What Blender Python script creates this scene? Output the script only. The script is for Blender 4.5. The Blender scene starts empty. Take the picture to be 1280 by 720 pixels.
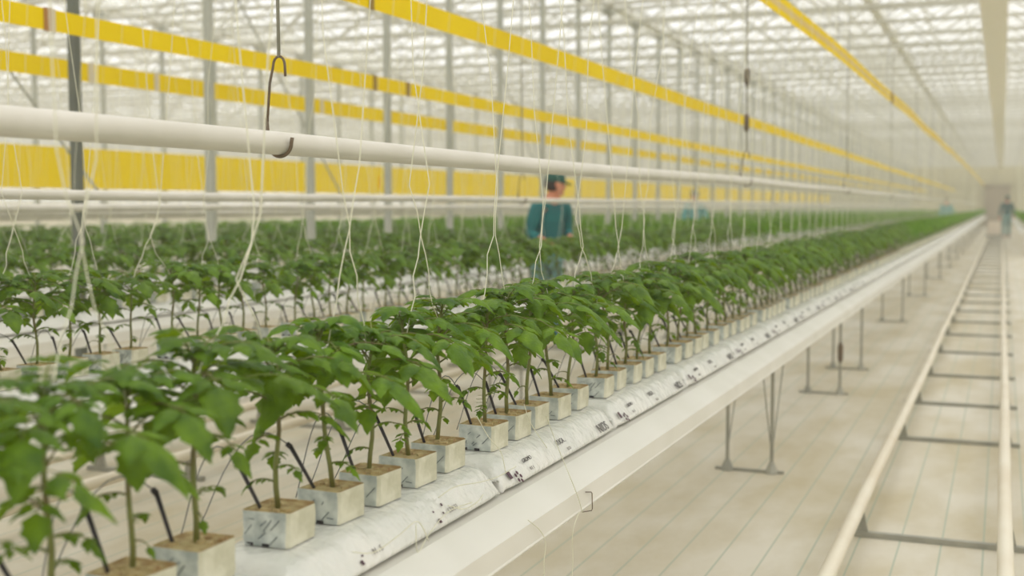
import bpy, bmesh, math, random
import numpy as np
from mathutils import Vector, Matrix, Quaternion
random.seed(7)
scene = bpy.context.scene
COL = scene.collection
# ------------------------------------------------------------------ camera
F = 1500.0
CAMH = 1.40
TH = math.atan(102 / F)
PSI = math.atan(613 / F * math.cos(TH))
SP, CP = math.sin(PSI), math.cos(PSI)
cam = bpy.data.cameras.new('camera')
camo = bpy.data.objects.new('camera', cam)
COL.objects.link(camo)
camo.location = (0, 0, CAMH)
camo.rotation_euler = (math.pi / 2 - TH, 0, PSI)
cam.sensor_width = 36
cam.lens = F / 1280 * 36
cam.clip_end = 400
cam.clip_start = 0.05
cam.dof.use_dof = True
cam.dof.focus_distance = 3.1
cam.dof.aperture_fstop = cam.lens / 17.5
cam.dof.aperture_blades = 9
scene.camera = camo
RM = camo.rotation_euler.to_matrix()

def ray(px, py):
    return (RM @ Vector(((px - 640) / F, -(py - 360) / F, -1))).normalized()
def onX(px, py, X):           # the point of a sight line on the upright plane x = X
    d = ray(px, py); t = X / d.x
    return Vector((0, 0, CAMH)) + d * t
def onZ(px, py, z):
    d = ray(px, py); t = (z - CAMH) / d.z
    return Vector((0, 0, CAMH)) + d * t
def proj(p):
    v = RM.transposed() @ (Vector(p) - Vector((0, 0, CAMH)))
    return (640 + F * v.x / -v.z, 360 - F * v.y / -v.z, -v.z)
def Yof(d, X):                # distance along the row for a depth d
    return (d + X * SP) / CP

# ------------------------------------------------------------------ materials
def mat(name, col, rough=0.6, var=0.0, scale=8, col2=None, metal=0.0, spec=0.5, bump=0.0, bscale=60, transl=0.0, objvar=0.0, tcol=None):
    m = bpy.data.materials.new(name); m.use_nodes = True
    nt = m.node_tree; N = nt.nodes; L = nt.links
    p = N['Principled BSDF']; out = N['Material Output']
    p.inputs['Roughness'].default_value = rough
    p.inputs['Metallic'].default_value = metal
    p.inputs['Specular IOR Level'].default_value = spec
    p.inputs['Base Color'].default_value = (*col, 1)
    tc = N.new('ShaderNodeTexCoord')
    src = None
    if var or col2:
        nz = N.new('ShaderNodeTexNoise'); nz.inputs['Scale'].default_value = scale; nz.inputs['Detail'].default_value = 4
        L.new(tc.outputs['Object'], nz.inputs['Vector'])
        rp = N.new('ShaderNodeValToRGB')
        c2 = col2 if col2 else tuple(max(0, c * (1 - var)) for c in col)
        rp.color_ramp.elements[0].position = 0.35; rp.color_ramp.elements[1].position = 0.65
        rp.color_ramp.elements[0].color = (*c2, 1); rp.color_ramp.elements[1].color = (*col, 1)
        L.new(nz.outputs['Fac'], rp.inputs['Fac'])
        src = rp.outputs['Color']
    if objvar:
        oi = N.new('ShaderNodeObjectInfo'); hs = N.new('ShaderNodeHueSaturation')
        mr = N.new('ShaderNodeMapRange'); mr.inputs['To Min'].default_value = 1 - objvar; mr.inputs['To Max'].default_value = 1 + objvar
        L.new(oi.outputs['Random'], mr.inputs['Value']); L.new(mr.outputs['Result'], hs.inputs['Value'])
        if src: L.new(src, hs.inputs['Color'])
        else: hs.inputs['Color'].default_value = (*col, 1)
        src = hs.outputs['Color']
    if src: L.new(src, p.inputs['Base Color'])
    if bump:
        b = N.new('ShaderNodeBump'); b.inputs['Strength'].default_value = bump; b.inputs['Distance'].default_value = 0.01
        n2 = N.new('ShaderNodeTexNoise'); n2.inputs['Scale'].default_value = bscale
        L.new(tc.outputs['Object'], n2.inputs['Vector']); L.new(n2.outputs['Fac'], b.inputs['Height']); L.new(b.outputs['Normal'], p.inputs['Normal'])
    if transl:
        t = N.new('ShaderNodeBsdfTranslucent'); mx = N.new('ShaderNodeMixShader'); mx.inputs['Fac'].default_value = transl
        if tcol: t.inputs['Color'].default_value = (*tcol, 1)
        elif src: L.new(src, t.inputs['Color'])
        else: t.inputs['Color'].default_value = (*col, 1)
        L.new(p.outputs['BSDF'], mx.inputs[1]); L.new(t.outputs['BSDF'], mx.inputs[2]); L.new(mx.outputs['Shader'], out.inputs['Surface'])
    return m

def s2l(r, g, b):
    f = lambda c: c / 255 / 12.92 if c / 255 <= 0.04045 else ((c / 255 + 0.055) / 1.055) ** 2.4
    return (f(r), f(g), f(b))

M = {}
M['leaf'] = mat('leaf_green', s2l(98, 132, 14), 0.5, col2=s2l(42, 80, 10), scale=22, transl=0.3, objvar=0.16, spec=0.35, tcol=s2l(150, 182, 8), bump=0.5, bscale=120)
M['leaf_far'] = mat('leaf_green_far', s2l(112, 150, 6), 0.7, col2=s2l(64, 112, 4), scale=6, transl=0.3, spec=0.1, tcol=s2l(130, 176, 6))
M['stem'] = mat('stem', s2l(120, 138, 58), 0.55, col2=s2l(104, 92, 52), scale=10)
M['block_wrap_shaded'] = mat('block_wrapper_shaded', s2l(204, 208, 200), 0.45, col2=s2l(148, 156, 152), scale=26, bump=0.3, bscale=40)  # grey of the wrapper, with the front's shade put into the colour
M['block_wrap_lit'] = mat('block_wrapper_aisle_lit', s2l(214, 211, 190), 0.6, col2=s2l(190, 187, 162), scale=30, bump=0.3, bscale=50)  # same wrapper: own yellowish tone plus the aisle's brightness painted in
M['wool'] = mat('rock_wool', s2l(206, 188, 140), 0.95, col2=s2l(160, 130, 86), scale=35, bump=0.6, bscale=90)
M['mark'] = mat('ink_marks', s2l(108, 116, 116), 0.6)
M['ink'] = mat('black_ink', s2l(70, 64, 62), 0.6)
M['inklight'] = mat('faded_ink', s2l(140, 132, 128), 0.6)
M['purple'] = mat('purple_ink', s2l(72, 34, 52), 0.5)
M['slab'] = mat('slab_film', s2l(226, 224, 217), 0.22, col2=s2l(214, 214, 207), scale=12, bump=0.6, bscale=40)
M['gutter'] = mat('gutter_paint', s2l(225, 222, 213), 0.4, col2=s2l(216, 213, 202), scale=3)
M['galv'] = mat('galvanised', s2l(160, 158, 144), 0.5, col2=s2l(142, 141, 128), scale=12, metal=0.2)
M['post_near'] = mat('post_steel_near', s2l(104, 108, 96), .5, col2=s2l(90, 94, 84), scale=3)  # nearest post only, left darker without the haze tint
M['post'] = mat('post_steel_hazed', s2l(180, 181, 170), 0.5, col2=s2l(164, 166, 154), scale=3, metal=0.1)  # steel colour paled to stand in for haze over the posts
M['pipe'] = mat('pipe_paint', s2l(216, 211, 200), 0.35, col2=s2l(204, 199, 186), scale=5)
M['rail'] = mat('rail_paint', s2l(224, 216, 196), 0.45, col2=s2l(212, 200, 176), scale=2.5)
M['hook'] = mat('hook_rust', s2l(112, 92, 66), 0.6, col2=s2l(90, 80, 66), scale=20)
M['twine'] = mat('twine', s2l(234, 232, 210), 0.7, transl=0.25)
M['black'] = mat('black_plastic', s2l(38, 32, 34), 0.4)
M['tube'] = mat('micro_tube', s2l(120, 120, 116), 0.5)
M['roof'] = mat('roof_bars', s2l(240, 239, 232), 0.5)
M['truss'] = mat('truss_steel', s2l(206, 204, 192), 0.5, col2=s2l(194, 192, 178), scale=4)
M['beam'] = mat('beam_beige', s2l(242, 238, 224), 0.6)
M['skin'] = mat('skin', s2l(214, 140, 108), 0.5)
M['coat'] = mat('teal_coat', s2l(14, 112, 112), 0.8, col2=s2l(8, 90, 94), scale=6)
M['coat_dark'] = mat('dark_teal_coat', s2l(14, 84, 82), 0.8, col2=s2l(8, 66, 66), scale=6)
M['coat_pale'] = mat('pale_teal_coat', s2l(96, 158, 156), 0.8)
M['cap'] = mat('green_cap', s2l(22, 80, 68), 0.8)
M['cap_brown'] = mat('brown_cap', s2l(110, 100, 76), 0.8)
M['trouser'] = mat('grey_trousers', s2l(112, 150, 146), 0.8)
M['boot'] = mat('blue_boots', s2l(30, 120, 150), 0.5)
M['shoe'] = mat('dark_shoes', s2l(80, 74, 62), 0.6)
M['hair'] = mat('hair', s2l(46, 34, 26), 0.7)
M['wall'] = mat('end_wall_panel', s2l(188, 180, 146), 0.7, col2=s2l(178, 171, 140), scale=0.3)
M['orange'] = mat('orange_yellow_card', s2l(240, 190, 30), 0.5, transl=0.2)

# yellow sticky film: small insects and dull patches as speckle
def yellow_mat(name, c1, c2):
    m = mat(name, c1, 0.6, col2=c2, scale=1.5, transl=0.3, spec=0.15)
    return m
M['yellow'] = yellow_mat('yellow_sticky_film', s2l(250, 226, 0), s2l(246, 220, 0))
M['yellow_pale'] = yellow_mat('yellow_film_pale_centre', s2l(235, 215, 150), s2l(230, 205, 130))  # paler colour for the tape's middle strip
M['yellow_wide'] = yellow_mat('yellow_wide_film', s2l(250, 226, 0), s2l(246, 222, 4))

# roof glass: thin diffusing glass
def glass():
    m = bpy.data.materials.new('diffuse_glass'); m.use_nodes = True
    nt = m.node_tree; N = nt.nodes; L = nt.links
    N.remove(N['Principled BSDF'])
    t = N.new('ShaderNodeBsdfTransparent'); t.inputs['Color'].default_value = (0.98, 0.985, 0.97, 1)
    d = N.new('ShaderNodeBsdfTranslucent'); d.inputs['Color'].default_value = (0.95, 0.95, 0.92, 1)
    nz = N.new('ShaderNodeTexNoise'); nz.inputs['Scale'].default_value = 0.8
    mp = N.new('ShaderNodeMapping'); mp.inputs['Scale'].default_value = (1, 4, 1)
    tc = N.new('ShaderNodeTexCoord'); L.new(tc.outputs['Object'], mp.inputs['Vector']); L.new(mp.outputs['Vector'], nz.inputs['Vector'])
    mr = N.new('ShaderNodeMapRange'); mr.inputs['From Min'].default_value = .3; mr.inputs['From Max'].default_value = .7
    mr.inputs['To Min'].default_value = 0.08; mr.inputs['To Max'].default_value = 0.42
    L.new(nz.outputs['Fac'], mr.inputs['Value'])
    mx = N.new('ShaderNodeMixShader'); L.new(mr.outputs['Result'], mx.inputs['Fac'])
    L.new(t.outputs['BSDF'], mx.inputs[1]); L.new(d.outputs['BSDF'], mx.inputs[2])
    L.new(mx.outputs['Shader'], N['Material Output'].inputs['Surface'])
    return m
M['glass'] = glass()

# ground sheet: woven white cover with thin green guide lines and brown stains
def ground():
    m = bpy.data.materials.new('ground_cover'); m.use_nodes = True
    nt = m.node_tree; N = nt.nodes; L = nt.links; p = N['Principled BSDF']
    p.inputs['Roughness'].default_value = 0.6; p.inputs['Specular IOR Level'].default_value = 0.25
    tc = N.new('ShaderNodeTexCoord'); sx = N.new('ShaderNodeSeparateXYZ'); L.new(tc.outputs['Object'], sx.inputs['Vector'])
    def math_(op, a, b=None):
        n = N.new('ShaderNodeMath'); n.operation = op
        if hasattr(a, 'node'): L.new(a, n.inputs[0])
        else: n.inputs[0].default_value = a
        if b is not None:
            if hasattr(b, 'node'): L.new(b, n.inputs[1])
            else: n.inputs[1].default_value = b
        return n.outputs[0]
    k = math_('FRACT', math_('ADD', math_('MULTIPLY', sx.outputs['X'], 1 / 0.162), 100.25))
    line = math_('LESS_THAN', k, 0.045)
    k2 = math_('FRACT', math_('ADD', math_('MULTIPLY', sx.outputs['Y'], 1 / 2.1), 0.4))
    seam = math_('LESS_THAN', k2, 0.006)
    n1 = N.new('ShaderNodeTexNoise'); n1.inputs['Scale'].default_value = 1.1; n1.inputs['Detail'].default_value = 6; n1.inputs['Roughness'].default_value = .6
    mp = N.new('ShaderNodeMapping'); mp.inputs['Scale'].default_value = (1.6, .7, 1); L.new(tc.outputs['Object'], mp.inputs['Vector']); L.new(mp.outputs['Vector'], n1.inputs['Vector'])
    r1 = N.new('ShaderNodeValToRGB'); r1.color_ramp.elements[0].position = .36; r1.color_ramp.elements[1].position = .62
    r1.color_ramp.elements[0].color = (*s2l(186, 175, 146), 1); r1.color_ramp.elements[1].color = (*s2l(208, 202, 186), 1)
    L.new(n1.outputs['Fac'], r1.inputs['Fac'])
    mx = N.new('ShaderNodeMixRGB'); mx.inputs['Color2'].default_value = (*s2l(158, 170, 152), 1)
    L.new(math_('MULTIPLY', line, .8), mx.inputs['Fac']); L.new(r1.outputs['Color'], mx.inputs['Color1'])
    mx2 = N.new('ShaderNodeMixRGB'); mx2.inputs['Color2'].default_value = (*s2l(190, 184, 165), 1)
    L.new(math_('MULTIPLY', seam, .5), mx2.inputs['Fac']); L.new(mx.outputs['Color'], mx2.inputs['Color1'])
    L.new(mx2.outputs['Color'], p.inputs['Base Color'])
    return m
M['ground'] = ground()

# ------------------------------------------------------------------ mesh helper
class MB:
    def __init__(s): s.v = []; s.f = []; s.m = []
    def quad(s, pts, mi=0):
        b = len(s.v); s.v += [tuple(p) for p in pts]; s.f.append(tuple(range(b, b + len(pts)))); s.m.append(mi)
    def box(s, c, d, mi=0, R=None):
        b = len(s.v)
        for x in (-.5, .5):
            for y in (-.5, .5):
                for z in (-.5, .5):
                    p = Vector((x * d[0], y * d[1], z * d[2]))
                    if R: p = R @ p
                    s.v.append(tuple(Vector(c) + p))
        for f in ((0, 1, 3, 2), (4, 6, 7, 5), (0, 4, 5, 1), (2, 3, 7, 6), (0, 2, 6, 4), (1, 5, 7, 3)):
            s.f.append(tuple(b + i for i in f)); s.m.append(mi)
    def bar(s, a, c, w, h=None, mi=0):
        a, c = Vector(a), Vector(c); h = h or w
        d = c - a; q = d.to_track_quat('Y', 'Z').to_matrix()
        s.box((a + c) / 2, (w, d.length, h), mi, q)
    def tube(s, pts, r, n=8, mi=0, cap=True):
        pts = [Vector(p) for p in pts]; k = len(pts)
        rs = r if isinstance(r, (list, tuple)) else [r] * k
        t0 = (pts[1] - pts[0]).normalized()
        up = Vector((0, 0, 1)) if abs(t0.z) < .9 else Vector((1, 0, 0))
        nx = t0.cross(up).normalized(); base = len(s.v)
        for i, p in enumerate(pts):
            t = (pts[min(i + 1, k - 1)] - pts[max(i - 1, 0)]).normalized()
            nx = (nx - t * nx.dot(t)).normalized(); ny = t.cross(nx)
            for j in range(n):
                a = 2 * math.pi * j / n
                s.v.append(tuple(p + (nx * math.cos(a) + ny * math.sin(a)) * rs[i]))
        for i in range(k - 1):
            for j in range(n):
                a = base + i * n + j; b = base + i * n + (j + 1) % n
                s.f.append((a, b, b + n, a + n)); s.m.append(mi)
        if cap:
            s.f.append(tuple(base + j for j in range(n))[::-1]); s.m.append(mi)
            s.f.append(tuple(base + (k - 1) * n + j for j in range(n))); s.m.append(mi)
    def loft(s, loops, mi=0, caps=True):
        n = len(loops[0]); base = len(s.v)
        for lp in loops: s.v += [tuple(p) for p in lp]
        for i in range(len(loops) - 1):
            for j in range(n):
                a = base + i * n + j; b = base + i * n + (j + 1) % n
                s.f.append((a, b, b + n, a + n)); s.m.append(mi)
        if caps:
            s.f.append(tuple(base + j for j in range(n))[::-1]); s.m.append(mi)
            s.f.append(tuple(base + (len(loops) - 1) * n + j for j in range(n))); s.m.append(mi)
    def mesh(s, name, mats, smooth=False):
        me = bpy.data.meshes.new(name)
        me.from_pydata(s.v, [], s.f)
        for m in mats: me.materials.append(m)
        me.polygons.foreach_set('material_index', s.m)
        if smooth: me.polygons.foreach_set('use_smooth', [True] * len(s.f))
        me.update()
        return me

def link(name, me, parent=None, loc=None):
    o = bpy.data.objects.new(name, me); COL.objects.link(o)
    if parent: o.parent = parent
    if loc is not None: o.location = loc
    return o
def tag(o, label, cat, group=None, kind=None):
    if label: o['label'] = label
    if cat: o['category'] = cat
    if group: o['group'] = group
    if kind: o['kind'] = kind
    return o
def empty(name, loc=(0, 0, 0)):
    o = bpy.data.objects.new(name, None); COL.objects.link(o); o.location = loc; o.empty_display_size = .1
    return o
def struct(name, mb, mats, smooth=False):
    o = link(name, mb.mesh(name, mats, smooth)); o['kind'] = 'structure'; return o

# ------------------------------------------------------------------ layout
YEND = 92.0
ROWX = [-1.228 - 1.92 * k for k in range(6)]
RIGHTX = 0.72
ORD = ['first', 'second', 'third', 'fourth', 'fifth', 'sixth', 'seventh', 'eighth', 'ninth', 'tenth']
ROWNAME = ['the main row beside the open aisle', 'the second row behind the main one', 'the third crop row', 'the fourth crop row',
           'the fifth crop row', 'the last crop row']
SLAB_Z, BLK_Z = 0.70, 0.78

# floor
mb = MB(); mb.quad([(-48, -6, 0), (14, -6, 0), (14, YEND + 6, 0), (-48, YEND + 6, 0)])
fl = struct('floor', mb, [M['ground']])

# ------------------------------------------------------------------ roof, walls
XL, XR, BAY = -46, 10, 3.975
GX = [-6.05 + BAY * k for k in range(-10, 5)]
ZG = 4.70; ZR = 5.55
mb = MB()
PSTEP = 1.545
for gx in GX:                                    # valley gutters
    mb.box((gx, YEND / 2 - 1, ZG + .02), (.16, YEND + 8, .10))
for i in range(len(GX) - 1):
    xa, xb = GX[i], GX[i + 1]; xm = (xa + xb) / 2
    mb.box((xm, YEND / 2 - 1, ZR), (.06, YEND + 8, .06))
    y = -2.0
    while y < YEND:
        mb.bar((xa, y, ZG), (xm, y, ZR), .03, .04); mb.bar((xm, y, ZR), (xb, y, ZG), .03, .04)
        y += PSTEP / 2
    for fr in (.33, .66):
        for sgn in (0, 1):
            a = (xa if sgn == 0 else xb); x_ = a + (xm - a) * fr; z_ = ZG + (ZR - ZG) * fr
            mb.box((x_, YEND / 2 - 1, z_), (.03, YEND + 8, .03))
struct('ceiling', mb, [M['roof']])
mb = MB()
for i in range(len(GX) - 1):
    xa, xb = GX[i], GX[i + 1]; xm = (xa + xb) / 2
    mb.quad([(xa, -4, ZG + .05), (xm, -4, ZR + .05), (xm, YEND, ZR + .05), (xa, YEND, ZG + .05)])
    mb.quad([(xm, -4, ZR + .05), (xb, -4, ZG + .05), (xb, YEND, ZG + .05), (xm, YEND, ZR + .05)])
o = struct('ceiling_glass', mb, [M['glass']])
# end wall
mb = MB()
mb.quad([(XL, YEND + .6, 0), (XR, YEND + .6, 0), (XR, YEND + .6, ZG), (XL, YEND + .6, ZG)])
for k in range(32):
    mb.box((XL + k * 1.75, YEND + .55, ZG / 2), (.08, .08, ZG))
for z in (.9, 3.0, 4.6): mb.box(((XL + XR) / 2, YEND + .55, z), (XR - XL, .06, .08))
struct('wall_back', mb, [M['wall']])
mb = MB(); mb.quad([(XL, YEND + .62, ZG), (XR, YEND + .62, ZG), (XR, YEND + .62, ZR), (XL, YEND + .62, ZR)])
struct('window_1', mb, [M['glass']])
mb = MB()
mb.box((-.35, YEND + .5, 1.4), (1.5, .08, 2.8))
for s in (-.78, .78): mb.box((-.35 + s, YEND + .48, 1.45), (.08, .14, 2.9))
mb.box((-.35, YEND + .48, 2.86), (1.64, .14, .08))
M['door'] = mat('door_panel', s2l(150, 136, 112), .6)
struct('door_1', mb, [M['door']])
M['sidewall'] = mat('side_wall_panel', s2l(216, 210, 188), .7)
# side walls, glazed above a low kerb
for nm, x in (('wall_left', XL), ('wall_right', XR)):
    mb = MB(); mb.box((x, YEND / 2 - 1, .8), (.15, YEND + 8, 1.6), 2)
    y = -4
    while y < YEND: mb.box((x, y, ZG / 2), (.07, .07, ZG), 0); y += PSTEP * 1.5
    for z in (1.7, 3.2): mb.box((x, YEND / 2 - 1, z), (.05, YEND + 8, .05), 0)
    mb.quad([(x, -4, 1.6), (x, YEND + .5, 1.6), (x, YEND + .5, ZG), (x, -4, ZG)], 1)
    struct(nm, mb, [M['truss'], M['glass'], M['sidewall']])

# posts (two lines) and trusses
d0 = 8.50
Y0P = Yof(d0, -6.05)
ys = [Y0P + PSTEP * k for k in range(-4, 55)]
def post_mesh():
    mb = MB()
    mb.box((0, 0, 2.30), (.062, .062, 4.6)); mb.box((0, 0, .01), (.18, .18, .02))
    for z in (.03,): mb.box((0, 0, .12), (.11, .11, .22))
    mb.box((0, 0, 4.58), (.12, .30, .08)); 
    return mb.mesh('support_post', [M['post']])
pm = post_mesh()
for li, X in enumerate((-6.05, -14.0)):
    lab = ('slim grey steel roof post standing in the near post line between crop rows' if li == 0
           else 'thin pale grey roof post in the farther post line behind the wide yellow sheet')
    yy = ys if li == 0 else [Yof(18.85, -14.0) + PSTEP * k for k in range(-4, 48)]
    for k, y in enumerate(yy):
        if y > YEND - .5: continue
        o = link('support_post', pm, loc=(X, y, 0))
        if li == 0 and 4 <= k <= 7:
            l = ['darkest thick grey post crossing the tapes just by the brown tape joint',
                 'grey steel post crossing the pipe between the dark post and the hooked hanger',
                 'grey steel post just beyond the hooked pipe hanger',
                 'grey steel post beside the small orange card'][k - 4]
            tag(o, l, 'post')
            if k == 4: o.data = pm.copy(); o.data.materials[0] = M['post_near']
        else:
            tag(o, lab, 'post', 'near line of roof posts' if li == 0 else 'far line of roof posts')
# roof trusses, one lattice girder at every post
def truss_mesh():
    mb = MB(); za, zb = 4.18, 4.62
    mb.box(((XL + XR) / 2, 0, za), (XR - XL, .05, .05)); mb.box(((XL + XR) / 2, 0, zb), (XR - XL, .05, .05))
    x = XL; up = True; st = BAY / 6
    while x < XR - st:
        mb.bar((x, 0, za if up else zb), (x + st, 0, zb if up else za), .025, .025); up = not up; x += st
    return mb.mesh('roof_truss', [M['truss']])
tm = truss_mesh()
for y in [Y0P + PSTEP * k for k in range(-2, 55)]:
    if y < YEND - .3:
        o = link('roof_truss', tm, loc=(0, y, 0))
        tag(o, 'pale lattice girder spanning crosswise under the glass roof', 'roof truss', 'crosswise roof girders')
# diagonal braces between posts
for k, lab in ((7, 'slanting brace rod behind the post near the orange card'), (4, 'slanting brace rod near the darkest post'), (12, 'slanting brace rod high between the distant posts')):
    y = ys[k]; mb = MB(); mb.tube([(-8.1, y - .2, 4.2), (-8.1, y + 2.6, 1.5)], .013, 6)
    mb.tube([(-8.1, y + 2.6, 0), (-8.1, y + 2.6, 1.5)], .013, 6)
    o = link('brace_rod', mb.mesh('brace_rod', [M['post']])); tag(o, lab, 'brace')
# beige suspended beam high over the open aisle
mb = MB(); 
mb.box((-.17, 51, 4.05), (.30, 80, .05)); 
for s in (-.16, .16): mb.box((-.17 + s, 51, 4.10), (.03, 80, .14))
o = link('suspended_beam', mb.mesh('suspended_beam', [M['beam']])); tag(o, 'long beige beam hung under the roof along the open aisle', 'beam')
for i in range(30):
    pass

# ------------------------------------------------------------------ gutters and stands
def gutter(X, y0, y1):
    prof = [(-.218, .604), (-.218, .655), (-.145, .697), (.142, .697), (.218, .655), (.218, .604), (.206, .604), (.206, .648), (.135, .688), (-.135, .688), (-.206, .648), (-.206, .604)]
    mb = MB(); n = 24
    loops = []
    for i in range(n + 1):
        y = y0 + (y1 - y0) * i / n
        loops.append([(X + a, y, b) for a, b in prof])
    mb.loft(loops)
    me = mb.mesh('growing_gutter', [M['gutter'], M['galv']])
    o = link('growing_gutter', me)
    for sgn in (-1, 1):   # rolled lower lip
        m2 = MB(); m2.tube([(X + sgn * .214, y0, .600), (X + sgn * .214, y1, .600)], .006, 8)
        link('rolled_lip', m2.mesh('rolled_lip', [M['gutter']]), o)
    return o
GL = ['long white hanging gutter carrying the main tomato row beside the open aisle', 'long white gutter under the second crop row', 'long white gutter under the third crop row',
      'long white gutter under the fourth crop row', 'long white gutter under the fifth crop row', 'long white gutter under the last crop row before the yellow sheet']
for k, X in enumerate(ROWX): tag(gutter(X, -1.2, YEND), GL[k], 'gutter')
tag(gutter(RIGHTX, 36, YEND), 'long white gutter on the far side of the open aisle, seen past the walking worker', 'gutter')

def stand(X, y, struts=False, bracket=False):
    r = empty('gutter_stand', (X, y, 0))
    for sx in (-.117, .117):
        m = MB(); m.tube([(sx, 0, .02), (sx, 0, .60)], .0095, 8); 
        leg = link('leg', m.mesh('leg', [M['galv']]), r)
        m = MB(); m.tube([(sx, 0, .0), (sx, 0, .012), (sx, 0, .06)], [.036, .033, .012], 10)
        link('foot', m.mesh('foot', [M['galv']]), leg)
        if struts:
            for sy in ((.34,) if sx < 0 else (-.30, .36)):
                m = MB(); m.tube([(sx, 0, .10), (sx * 1.0 , sy * .55, .36), (sx * 1.0 , sy, .60)], .0035, 6)
                link('strut', m.mesh('strut', [M['galv']]), r)
    m = MB(); m.box((0, 0, .008), (.36, .022, .014)); link('base_bar', m.mesh('base_bar', [M['galv']]), r)
    m = MB(); m.box((0, 0, .592), (.34, .03, .022)); link('top_bracket', m.mesh('top_bracket', [M['galv']]), r)
    if bracket:
        m = MB(); m.tube([(.117, 0, .24), (.117, 0, .27), (.117, 0, .36), (.117, 0, .39)], [.011, .02, .02, .011], 10)
        link('height_sleeve', m.mesh('height_sleeve', [M['hook']]), r)
    return r
H = CAMH
sd = [(6.28, True, False, 'gutter stand with thin crossed struts, first stand standing in the open beside the aisle'),
      (9.14, False, True, 'gutter stand with a brownish sleeve on its aisle leg'),
      (10.6, False, False, 'gutter stand just behind the stand with the brownish sleeve'),
      (15.2, False, False, 'gutter stand with bare legs, alone between the sleeved pair and the distant stands'),
      (19.75, False, False, 'gutter stand, first of the distant faint ones under the main row'),
      (24.7, False, False, 'gutter stand, second of the distant faint ones under the main row')]
for d, st, br, lab in sd:
    tag(stand(-1.205, d, st, br), lab, 'gutter stand')
d = 29.4
while d < 90:
    tag(stand(-1.205, d), 'tiny far gutter stand under the distant end of the main row', 'gutter stand', 'far gutter stands of the main row'); d += 4.75
for k, X in enumerate(ROWX[1:4]):
    for y in [7.6 + 4.75 * j for j in range(8 if k == 0 else 5)]:
        tag(stand(X, y), 'grey gutter stand under ' + ROWNAME[k + 1], 'gutter stand', 'gutter stands of crop row ' + ORD[k + 1])

# ------------------------------------------------------------------ aisle pipe rails
def rail_pair(xl, xr, y0, y1, labs, grp=None):
    for x, lb in ((xl, labs[0]), (xr, labs[1])):
        m = MB(); pts = []
        n = 40
        for i in range(n + 1):
            y = y0 + (y1 - y0) * i / n
            pts.append((x + .004 * math.sin(i * 1.7), y, .135 + .003 * math.sin(i * 2.3)))
        m.tube(pts, .0285, 14)
        o = link('pipe_rail', m.mesh('pipe_rail', [M['rail']], True)); tag(o, lb, 'pipe rail')
rail_pair(-.525, .045, -1.2, YEND, ('cream heating pipe rail of the open aisle, the one nearer the main row', 'cream heating pipe rail running straight away up the open aisle, farther from the main row'))
def sleeper_mesh():
    ms = {}
    m = MB(); m.box((0, 0, .012), (.74, .03, .022)); ms['cross_bar'] = m.mesh('cross_bar', [M['galv']])
    for nm, x in (('a', -.29), ('b', .29)):
        m = MB()
        w0, w1, t = .042, .020, .007
        m.loft([[(x - w0, -t, .0), (x + w0, -t, .0), (x + w0, t, .0), (x - w0, t, .0)], [(x - w1, -t, .112), (x + w1, -t, .112), (x + w1, t, .112), (x - w1, t, .112)]])
        ms[nm] = m.mesh('bracket', [M['galv']])
    return ms
sm = sleeper_mesh()
def sleeper(xc, y, lab, grp=None):
    r = empty('rail_support', (xc, y, 0)); link('cross_bar', sm['cross_bar'], r)
    link('bracket', sm['a'], r); link('bracket', sm['b'], r)
    tag(r, lab, 'rail support', grp)
dl = [3.1, 5.21, 7.50, 8.91, 10.43, 12.13, 13.83, 15.4]
nl = ['rail support closest to the camera under the open aisle rails', 'rail support with the biggest triangular plate under the open aisle rails',
      'next rail support up the aisle after the biggest one', 'rail support three up the open aisle, over the brown stain', 'rail support four up the open aisle']
for i, d in enumerate(dl):
    if i < 5: sleeper(-.24, d, nl[i])
    else: sleeper(-.24, d, 'small far cross support under the open aisle rails', 'far rail supports of the open aisle')
d = 17.0
while d < 90: sleeper(-.24, d, 'small far cross support under the open aisle rails', 'far rail supports of the open aisle'); d += 1.58
AN = ['behind the main row', 'behind the second crop row', 'behind the third crop row']
for k in range(3):
    c = ROWX[k] - .96
    rail_pair(c - .29, c + .29, -1.2 if k == 0 else 2, YEND, ('cream pipe rail on the floor %s, its far side' % AN[k], 'cream pipe rail on the floor %s, its near side' % AN[k]))
    for j in range(14 if k == 0 else 6):
        sleeper(c, (1.4 if k == 0 else 5) + 1.5 * j, 'grey cross support under the pipe rails ' + AN[k], 'rail supports in the aisle ' + AN[k])

# ------------------------------------------------------------------ tomato plants
def leaflet(V, Fc, base, d, up, L, W, droop, fold, rng, nl=6):
    d = d.normalized(); side = d.cross(up).normalized(); up = side.cross(d).normalized()
    b = len(V); rows = nl
    p = Vector(base); dd = d.copy(); st = L / rows
    for i in range(rows + 1):
        t = i / rows
        w = W * (math.sin(math.pi * min(1, t ** .62)) * .5) if i < rows else 0.0
        w = max(w, .0015)
        ser = (1.16 if i % 2 else .84)
        u2 = side.cross(dd).normalized()
        for s in (-1, -.52, 0, .52, 1):
            k = w * s * (ser if abs(s) == 1 else 1)
            back = -dd * (abs(s) * st * .25)
            lift = u2 * (abs(s) * w * .12 - (abs(s) ** 2) * w * .52) + u2 * (rng.uniform(-1, 1) * .04 * W * (abs(s) > .1))
            V.append(tuple(p + side * k + back + lift))
        p = p + dd * st
        dd = (dd - Vector((0, 0, 1)) * droop / rows).normalized()
    for i in range(rows):
        for j in range(4):
            a = b + i * 5 + j
            Fc.append((a, a + 1, a + 6, a + 5))

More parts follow.
